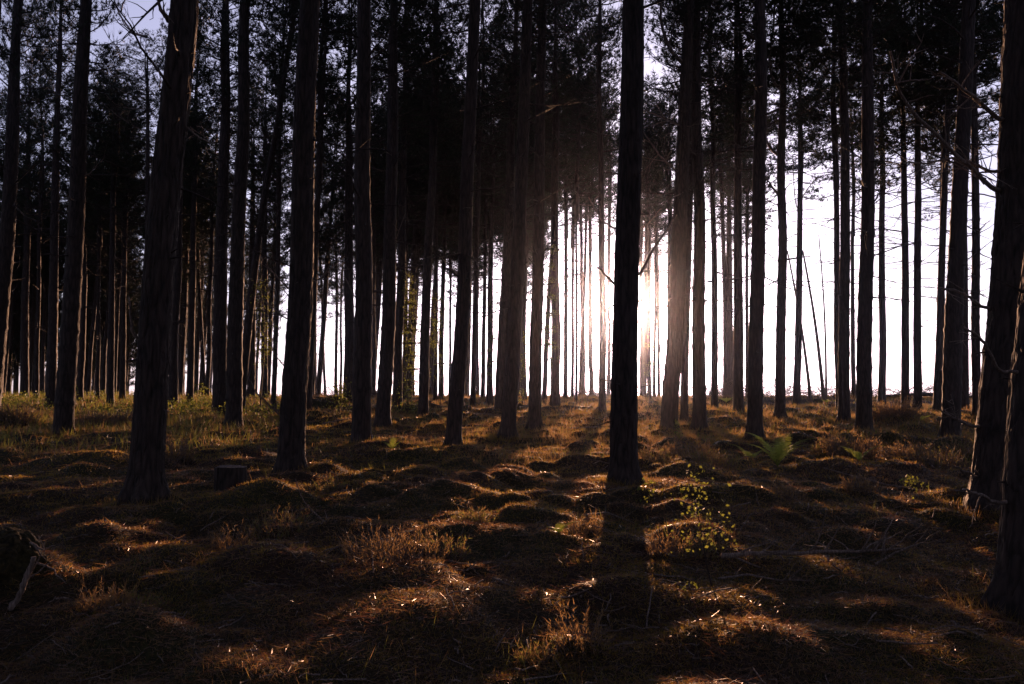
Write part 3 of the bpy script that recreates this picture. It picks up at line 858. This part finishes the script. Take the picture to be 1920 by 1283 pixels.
heather(1300, 1050, 80, 50, 'dry heather bush beside the fallen branch end', 12)
heather(1600, 855, 95, 50, 'rounded dry heather bush at the foot of the thick dark pine', 13)
heather(1560, 850, 70, 34, 'low dry heather bush between the large fern and rounded heather', 14)
heather(1680, 800, 80, 36, 'green heather bush in the shade by the knobbly pines', 15)
heather(1760, 870, 110, 46, 'pale sunlit heather bush before the massive dark pine', 16)
heather(1700, 865, 70, 40, 'sunlit straw coloured heather bush left of the pale one', 17)
heather(1800, 860, 60, 40, 'sunlit heather bush touching the massive dark pine', 18)
heather(1290, 850, 80, 34, 'dusky heather bush by the flared foot pine', 19)
heather(1340, 870, 80, 34, 'reddish heather bush between flared foot pine and large fern', 20)
heather(1480, 945, 50, 38, 'tussock of stiff green blades on a lit bank', 21, n=60, name='grass_tussock', group=None)
heather(1230, 860, 50, 34, 'greenish heather bush right behind the sun pine', 22)
heather(200, 800, 110, 34, 'dark green low bush between the broad grass pine and rough pine', 23)
heather(30, 800, 90, 30, 'green bush at the border under the leaning pines', 24)
heather(1610, 930, 60, 30, 'tiny heather bush on the bank before the large fern', 25)
heather(620, 925, 40, 36, 'small grassy heather by the foot of the bent stick', 26)
heather(330, 870, 60, 34, 'dark heather bush beside the rough leaning pine', 27)

# ------------------------------------------------------------------ ferns
def fern(px, py, size, nf, label, seed, upright=.9):
    x, y = ground_hit(px, py)
    rg = np.random.default_rng(seed)
    root = empty('fern', (x, y, h1(x, y)), label, 'fern')
    for k in range(nf):
        g = Geo()
        a = 6.283*k/nf+rg.normal()*.35; L = size*(.7+.45*rg.random())
        s = np.linspace(0, 1, 16)
        d = np.array([math.cos(a), math.sin(a), 0])
        rise = upright*(.75+.4*rg.random())
        ctr = d*(L*(.35*s+.65*s**1.6)*.95)[:, None]+np.array([0, 0, 1.])*(L*rise*(s-.42*s**2.6))[:, None]
        tubes(g, ctr, .004*(1.1-s)*max(1, y/8), 4, 0)
        N = 15
        u = np.linspace(.18, .99, N); i = u*15; j = np.minimum(i.astype(int), 14); f = (i-j)[:, None]
        c = ctr[j]*(1-f)+ctr[j+1]*f; t = nrm(ctr[j+1]-ctr[j])
        sd = nrm(np.cross(t, [0, 0, 1.])+rg.normal(size=(N, 3))*.05)
        pl = L*.20*np.sin(np.pi*np.clip((u-.08)/.94, 0, 1)**.7)**.9+.015
        for sgn in (-1, 1):
            dd = nrm(sd*sgn+t*.35+np.array([0, 0, -.12]))
            up = nrm(np.cross(t, dd))
            wv = nrm(np.cross(up, dd))
            # pinna midrib with leaflets
            for q in np.linspace(.08, .92, 7):
                cc = c+dd*(pl*q)[:, None]
                for s2 in (-1, 1):
                    leafs(g, cc, nrm(dd*.45+wv*s2), dd, pl*.24*(1.05-q)+.004, pl*.11, 0)
        g.build('frond', [M_FERN], root)
fern(1458, 872, .66, 10, 'large bracken fern glowing green beside the thick dark pine', 1, 1.35)
fern(1408, 852, .42, 6, 'smaller fern just left of the large bracken fern', 2, 1.0)
fern(1362, 758, .55, 8, 'small bright fern on the crest before a brush mound', 3, .7)
fern(1556, 762, .5, 6, 'pale little fern on the crest between slim pines', 4)
fern(1612, 872, .40, 3, 'thin upright fern in front of the rounded dry heather', 5, 1.2)
fern(735, 850, .30, 4, 'single little upright fern right of a kinked thick pine', 6, 1.3)
fern(1048, 1032, .17, 4, 'tiny sunlit fern on shaded moss below the sun pine', 7)
fern(1630, 795, .4, 5, 'low fern behind the heather near the knobbly pines', 8)
fern(1725, 800, .4, 5, 'low yellow green fern near the fallen log at the crest', 9)

# ------------------------------------------------------------------ broadleaf saplings
def sapling(px, py, hpx, wpx, nleaf, label, seed, depth=None, lsz=.03, name='birch_sapling', cat='young tree', stem=.012, low=.15, lean=0):
    if depth is None: x, y = ground_hit(px, py)
    else: p = P(px, py, depth); x, y = p[0], p[1]
    rg = np.random.default_rng(seed+50)
    h = hpx*y/F; wd = wpx*y/F/2
    root = empty(name, (x, y, h1(x, y)), label, cat)
    g = Geo(); s = np.linspace(0, 1, 12)
    ctr = np.stack([lean*h*s+np.sin(s*4+seed)*.04*h*s, np.cos(s*3)*.03*h*s, h*s], -1)
    tubes(g, ctr, stem*(1.05-.85*s), 6)
    bp, bq = [], []
    nb = max(9, nleaf//9)
    for _ in range(nb):
        u = low+(1-low)*rg.random(); i = min(int(u*11), 10); p0 = ctr[i]
        a = rg.random()*6.283; L = wd*(1.25-.75*u)*(.5+.7*rg.random())
        s6 = np.linspace(0, 1, 6)
        d = np.array([math.cos(a), math.sin(a), .25])
        bp.append(p0+d*L*s6[:, None]+np.array([0, 0, -.35*L])*(s6**2)[:, None]+np.cumsum(rg.normal(size=(6, 3))*.02*L, 0)); bq.append(stem*.35*(1.05-.8*s6))
    bp = np.array(bp); tubes(g, bp, np.array(bq), 4)
    g.build('stem', [M_BARK], root, smooth=True)
    l = Geo()
    i = rg.integers(0, nb, nleaf); u = .2+.8*rg.random(nleaf); k = np.minimum((u*5).astype(int), 4); f = (u*5-k)[:, None]
    c = bp[i, k]*(1-f)+bp[i, k+1]*f+rg.normal(size=(nleaf, 3))*([lsz*1.6, lsz*1.6, lsz*2.2] if nleaf > 180 else [lsz*.5]*3)
    d = nrm(rg.normal(size=(nleaf, 3))+[0, 0, -.5]); side = nrm(np.cross(d, rg.normal(size=(nleaf, 3))))
    z = lsz*(.35+.85*rg.random(nleaf))
    leafs(l, c, d, side, z*1.3, z*.9)
    l.build('foliage', [M_LEAF], root)
sapling(770, 765, 270, 62, 1700, 'yellow green birch sapling between the thick pines left of the glow', 1, 33, .055, stem=.04, low=.25)
sapling(825, 762, 220, 40, 750, 'birch sapling with thin foliage behind the middle sized straight pine', 2, 36, .055, stem=.03, low=.3)
sapling(1036, 765, 330, 46, 1300, 'birch sapling climbing beside the trunk near the pink rimmed pine', 3, 31, .050, stem=.035, low=.35)
sapling(925, 765, 240, 44, 650, 'sparse birch sapling behind the crossing pines', 4, 36, .05, stem=.03, low=.25)
sapling(980, 762, 150, 22, 260, 'small birch sapling right of the crossing pines', 5, 35, .05, stem=.025)
sapling(488, 765, 270, 50, 600, 'dim birch sapling in the shade left of the stump pine', 6, 30, .055, stem=.03, low=.4)
sapling(1219, 758, 190, 26, 520, 'golden leaved birch sapling right of the sun pine', 7, 40, .05, stem=.03)
sapling(640, 765, 55, 70, 420, 'low leafy sapling before the dark mound by the clearing', 8, 30, .06, stem=.02)
sapling(765, 770, 50, 70, 420, 'low bright sapling bush at the feet of the birch sapling', 9, 30, .06, stem=.02)
sapling(375, 752, 30, 60, 300, 'low lit sapling bush in the white gap of the deep stand', 10, 40, .07, stem=.02)
sapling(120, 755, 30, 70, 300, 'low lit sapling bush beyond the green grass', 11, 38, .07, stem=.02)
sapling(1335, 1110, 215, 260, 240, 'leafy seedling with sunlit round leaves by the fallen branch', 12, None, .024, 'broadleaf_seedling', 'seedling', .006, .45, -.22)
sapling(1300, 1148, 34, 75, 26, 'tiny seedling with few glittering leaves above the lit moss cushions', 13, None, .018, 'broadleaf_seedling', 'seedling', .003, .3, -.3)
sapling(1712, 955, 55, 90, 110, 'little leafy seedling on the shaded bank by the nearest trunk', 14, None, .026, 'broadleaf_seedling', 'seedling', .005, .3)
sapling(1215, 965, 60, 50, 60, 'shaded seedling in the shadow of the sun pine', 15, None, .028, 'broadleaf_seedling', 'seedling', .004, .3)
sapling(1268, 830, 40, 40, 90, 'bright seedling at the foot of the thick leaning pine', 16, None, .035, 'broadleaf_seedling', 'seedling', .006, .2)

# ------------------------------------------------------------------ stump, logs, sticks, brushwood
def stump():
    x, y = ground_hit(431, 930); r = .195
    root = empty('tree_stump', (x, y, h1(x, y)+.02), 'low sawn tree stump between the rough leaning pine and stump side pine', 'tree stump')
    ns, nz = 90, 26
    a = np.arange(ns)*2*np.pi/ns; z = np.linspace(-.1, .31, nz)
    A, Z = np.meshgrid(a, z)
    n1 = vnoise(np.cos(A)*4, np.sin(A)*4, Z*2, 91); n2 = vnoise(np.cos(A)*10, np.sin(A)*10, Z*6, 92)
    RR = r*(1+.15*np.exp(-(Z+.05)/.10)*(.6+.4*np.sin(A*5)))-.016*np.exp(-(n1/.15)**2)+.006*n2
    top = np.where(Z > .3, 1, 0)
    Z2 = Z+.012*vnoise(np.cos(A)*2, np.sin(A)*2, Z*0, 93)*(Z > .2)
    g = Geo(); i = np.arange(ns); j = (i+1) % ns; b = (np.arange(nz-1)*ns)[:, None]
    g.add(np.stack([RR*np.cos(A), RR*np.sin(A), Z2], -1), np.stack([b+i, b+j, b+ns+j, b+ns+i], -1).reshape(-1, 4))
    g.build('bark', [M_BARK], root, smooth=True)
    c = Geo(); rings = 14
    q = np.linspace(1, .02, rings)
    V = np.stack([np.outer(q, RR[-1]*np.cos(a)), np.outer(q, RR[-1]*np.sin(a)), Z2[-1]+.004*np.sin(q*60)[:, None]*np.ones(ns)], -1)
    b = (np.arange(rings-1)*ns)[:, None]
    c.add(V, np.stack([b+i, b+j, b+ns+j, b+ns+i], -1).reshape(-1, 4))
    c.build('cut_face', [M_DEAD], root)
stump()

def stick(name, pts, r0, label, cat, seed, twigs=8, tl=.4, m=None, world=False, ends=.25, sides=8, straight=False, lift=0.0):
    """pts: (px, py, metres above the ground)"""
    rg = np.random.default_rng(seed+900)
    if world: w_ = np.array(pts, float)
    else:
        w_ = []
        for px, py, hh in pts:
            if hh is None: continue
            x, y = ground_hit(px, py); w_.append((x, y, h1(x, y)+hh))
        w_ = np.array(w_)
    loc = w_[0].copy()
    s = np.linspace(0, len(w_)-1, 30)
    q = np.stack([np.interp(s, np.arange(len(w_)), w_[:, i]) for i in range(3)], -1)-loc
    for _ in range(3): q[1:-1] = (q[:-2]+2*q[1:-1]+q[2:])/4
    q += np.cumsum(rg.normal(size=q.shape)*r0*.16, 0)
    u = np.linspace(0, 1, 30)
    g = Geo(); rd = r0*(1-(1-ends)*u)*(1+.08*rg.normal(size=30)); rd[0] = rd[-1] = .001
    q[0] = q[1]+(q[0]-q[1])*.02; q[-1] = q[-2]+(q[-1]-q[-2])*.02
    tubes(g, q, rd, sides)
    bp, bq = [], []
    for _ in range(twigs):
        i = rg.integers(3, 27); d = nrm(nrm(q[i+1]-q[i])*1.0+rg.normal(size=3)*.8+[0, 0, .25]); L = tl*(.3+rg.random())
        s5 = np.linspace(0, 1, 6)[:, None]
        t = q[i]+d*L*s5+np.cumsum(rg.normal(size=(6, 3))*.03*L, 0)
        bp.append(t); bq.append(max(r0*.4, .002)*(1-.8*s5[:, 0]))
    if bp: tubes(g, np.array(bp), np.array(bq), 5)
    o = g.build(name, [m or M_DEAD], smooth=True); o.location = loc
    tag(o, label, cat)
    return o
a_, b_ = ground_hit(1340, 1072), ground_hit(1720, 1068)
_t = np.linspace(0, 1, 12)
_zz = H(a_[0]+(b_[0]-a_[0])*_t, a_[1]+(b_[1]-a_[1])*_t).max()+.06
stick('fallen_branch', [(a_[0], a_[1], _zz-.03), ((a_[0]+b_[0])/2, (a_[1]+b_[1])/2, _zz), (b_[0], b_[1], _zz+.02)], .022, 'long straight fallen branch lying beside the leafy seedling', 'fallen branch', 1, 22, .45, world=True)
stick('fallen_branch', [(1640, 1075, .07), (1680, 1082, .22), (1755, 1090, .38)], .013, 'side branch slanting up from the end of the long fallen branch', 'fallen branch', 2, 6, .3)
stick('fallen_branch', [(1340, 1090, .03), (1400, 1085, .03), (1460, 1100, .02), (1530, 1105, .02)], .010, 'thin bent branch on the ground below the long fallen branch', 'fallen branch', 3, 6, .3)
stick('fallen_branch', [(1590, 905, .12), (1660, 915, .10), (1740, 930, .07), (1828, 948, .03)], .014, 'thin fallen branch on the bank running to the massive dark pine', 'fallen branch', 4, 10, .4)
stick('fallen_branch', [(1540, 885, .05), (1620, 900, .05), (1700, 912, .04)], .010, 'thin straight branch behind the large fern on the dark bank', 'fallen branch', 5, 8, .3)
stick('fallen_branch', [(1095, 990, .03), (1140, 975, .05), (1190, 985, .03)], .012, 'short branch lying in the shadow line of the sun pine', 'fallen branch', 6, 6, .25)
stick('fallen_branch', [(1060, 1000, .02), (1105, 1012, .06), (1150, 1030, .04)], .009, 'crooked twiggy branch next to the tiny fern', 'fallen branch', 7, 7, .25)
stick('fallen_branch', [(870, 778, .10), (910, 780, .15), (960, 782, .1)], .035, 'brushy fallen branch between the leaning pine and crossing pines', 'fallen branch', 8, 14, .9)
stick('fallen_branch', [(1060, 805, .06), (1110, 800, .05), (1135, 800, .04)], .03, 'pale fallen branch on the sunlit grass left of the sun pine', 'fallen branch', 9, 6, .5)
stick('fallen_branch', [(600, 800, .1), (660, 792, .1), (720, 798, .1)], .02, 'dark fallen branch on the grass beyond the kinked pine', 'fallen branch', 10, 12, .7)
stick('fallen_branch', [(720, 920, .02), (780, 905, .05), (840, 912, .02)], .008, 'thin twig on the cushions below the thick leaning trunk', 'fallen branch', 11, 5, .25)
x_, y_ = ground_hit(610, 985)
a_ = np.array([x_, y_, h1(x_, y_)+.02]); b_ = P(574, 945, y_-.05); c_ = P(562, 925, y_-.1); d_ = P(551, 893, y_-.12)
stick('bent_stick', [a_, (a_*.4+b_*.6)*[1, 1, 1], b_, c_, d_], .009, 'thin bent stick rising from the ground before the stump side pine', 'stick', 12, 2, .15, world=True, ends=.35)
x_, y_ = ground_hit(18, 1165)
a_ = np.array([x_, y_, h1(x_, y_)]); d_ = P(78, 1040, y_-.02)
stick('broken_stick', [a_, a_*.5+d_*.5, d_], .020, 'thick broken stick leaning against the earthy root mound', 'stick', 13, 2, .3, world=True, ends=.7)
x_, y_ = ground_hit(65, 1120)
stick('broken_stick', [(x_, y_, h1(x_, y_)+.16), (x_+.04, y_, h1(x_, y_)+.08), (x_+.10, y_-.05, h1(x_, y_)-.01)], .008, 'short thin stick propping the root mound', 'stick', 14, 1, .1, world=True)

def root_mound():
    x, y = ground_hit(10, 1140); loc = np.array([x-.12, y+.1, h1(x, y)])
    ns, nz = 90, 46
    th, ph = np.meshgrid(np.linspace(0, 2*np.pi, ns, endpoint=False), np.linspace(0.02, np.pi*.55, nz))
    X, Y, Z = np.cos(th)*np.sin(ph), np.sin(th)*np.sin(ph), np.cos(ph)
    n = 1+.16*vnoise(X*2.2, Y*2.2, Z*2.2, 101)+.08*vnoise(X*6, Y*6, Z*6, 102)+.05*vnoise(X*15, Y*15, Z*15, 103)
    V = np.stack([X*n*.30, Y*n*.26, Z*n*.30-.02], -1)
    root = empty('root_mound', loc, 'dark earthy root mound cut off by the border behind a broken stick', 'root mound')
    g = Geo(); i = np.arange(ns); j = (i+1) % ns; b = (np.arange(nz-1)*ns)[:, None]
    g.add(V, np.stack([b+i, b+ns+i, b+ns+j, b+j], -1).reshape(-1, 4))
    g.build('earth', [M_GROUND], root, smooth=True)
    rg = np.random.default_rng(5)
    s = np.linspace(0, 1, 8)
    for k in range(4):
        a = -1.0+rg.random()*2.4
        p = np.array([math.cos(a)*.26, math.sin(a)*.2-.1, .05+.18*rg.random()])
        d = nrm(np.array([math.cos(a), -.4, .1-.5*rg.random()]))
        L = .2+.25*rg.random()
        g = Geo(); tubes(g, p+d*L*s[:, None]+np.cumsum(rg.normal(size=(8, 3))*.012, 0), .009*(1.05-.9*s), 6)
        g.build('root', [M_DEAD], root, smooth=True)
root_mound()

# fallen logs and brushwood on the crest
def crest_log(px0, px1, depth, r, label, seed, z0=.12, z1=.12):
    a, b = P(px0, 745, depth), P(px1, 745, depth+.8)
    a[2] = h1(a[0], a[1])+z0; b[2] = h1(b[0], b[1])+z1
    stick('fallen_log', [a, a*.5+b*.5+[0, 0, .02], b], r, label, 'fallen log', seed, 10, .9, m=M_BARK, world=True, ends=.55, sides=12)
crest_log(1640, 1735, 45, .13, 'fallen log lying on the crest between the knobbly pines', 60, .15, .25)
crest_log(1722, 1835, 44, .12, 'fallen log on the crest running behind the thick leaning pine', 61, .30, .15)
crest_log(1560, 1632, 47, .09, 'thin fallen log on the crest by a close pair of pines', 62)
def brush(px, wpx, hpx, depth, label, seed, n=70):
    rg = np.random.default_rng(seed+400)
    c = P(px, 748, depth); c[2] = h1(c[0], c[1])
    wd, hh = wpx*depth/F, hpx*2.2*depth/F; n = int(n*2)
    p0 = np.stack([(rg.random(n)-.5)*wd, (rg.random(n)-.5)*1.4, rg.random(n)*hh*.35], -1)
    d = nrm(rg.normal(size=(n, 3))*[1, 1, .35]+[0, 0, .18]); L = (.4+1.1*rg.random(n))*min(1, wd/1.6)
    s = np.linspace(0, 1, 7)
    q = p0[:, None]+d[:, None]*(L[:, None]*s)[:, :, None]+np.cumsum(rg.normal(size=(n, 7, 3))*.035, 1)
    q[:, :, 2] = np.clip(q[:, :, 2], -.05, hh)
    g = Geo(); tubes(g, q, (.006+.014*rg.random(n)**2)[:, None]*(1.1-.8*s), 4)
    m = n*7
    i, k = rg.integers(0, n, m), rg.integers(2, 6, m)
    dd = nrm(rg.normal(size=(m, 3))+[0, 0, .3]); s3 = np.linspace(0, 1, 3)
    t = q[i, k][:, None]+dd[:, None]*(.1+.28*rg.random(m))[:, None, None]*s3[None, :, None]
    tubes(g, t, .0075*np.ones((m, 3))*(1-.5*s3), 3)
    o = g.build('brushwood', [M_DEAD], smooth=True); o.location = c
    tag(o, label, 'brushwood', kind='stuff')
brush(1360, 90, 22, 45, 'dark brushwood heap behind the small bright fern', 1, 120)
brush(1445, 80, 26, 46, 'twiggy brushwood beside the straight pine', 2)
brush(1530, 90, 20, 46, 'brushwood around the dead leaning trees', 3)
brush(1650, 120, 18, 46, 'brushwood along the crest log', 4)
brush(1770, 110, 22, 45, 'brushwood behind the slanting slim pine', 5)
brush(1110, 60, 12, 46, 'low brushwood in the orange glow', 6, 40)
brush(705, 30, 14, 46, 'low brushwood in the brightest narrow gap', 7, 40)
brush(620, 90, 10, 44, 'low brushwood on the mound at the clearing', 8, 60)
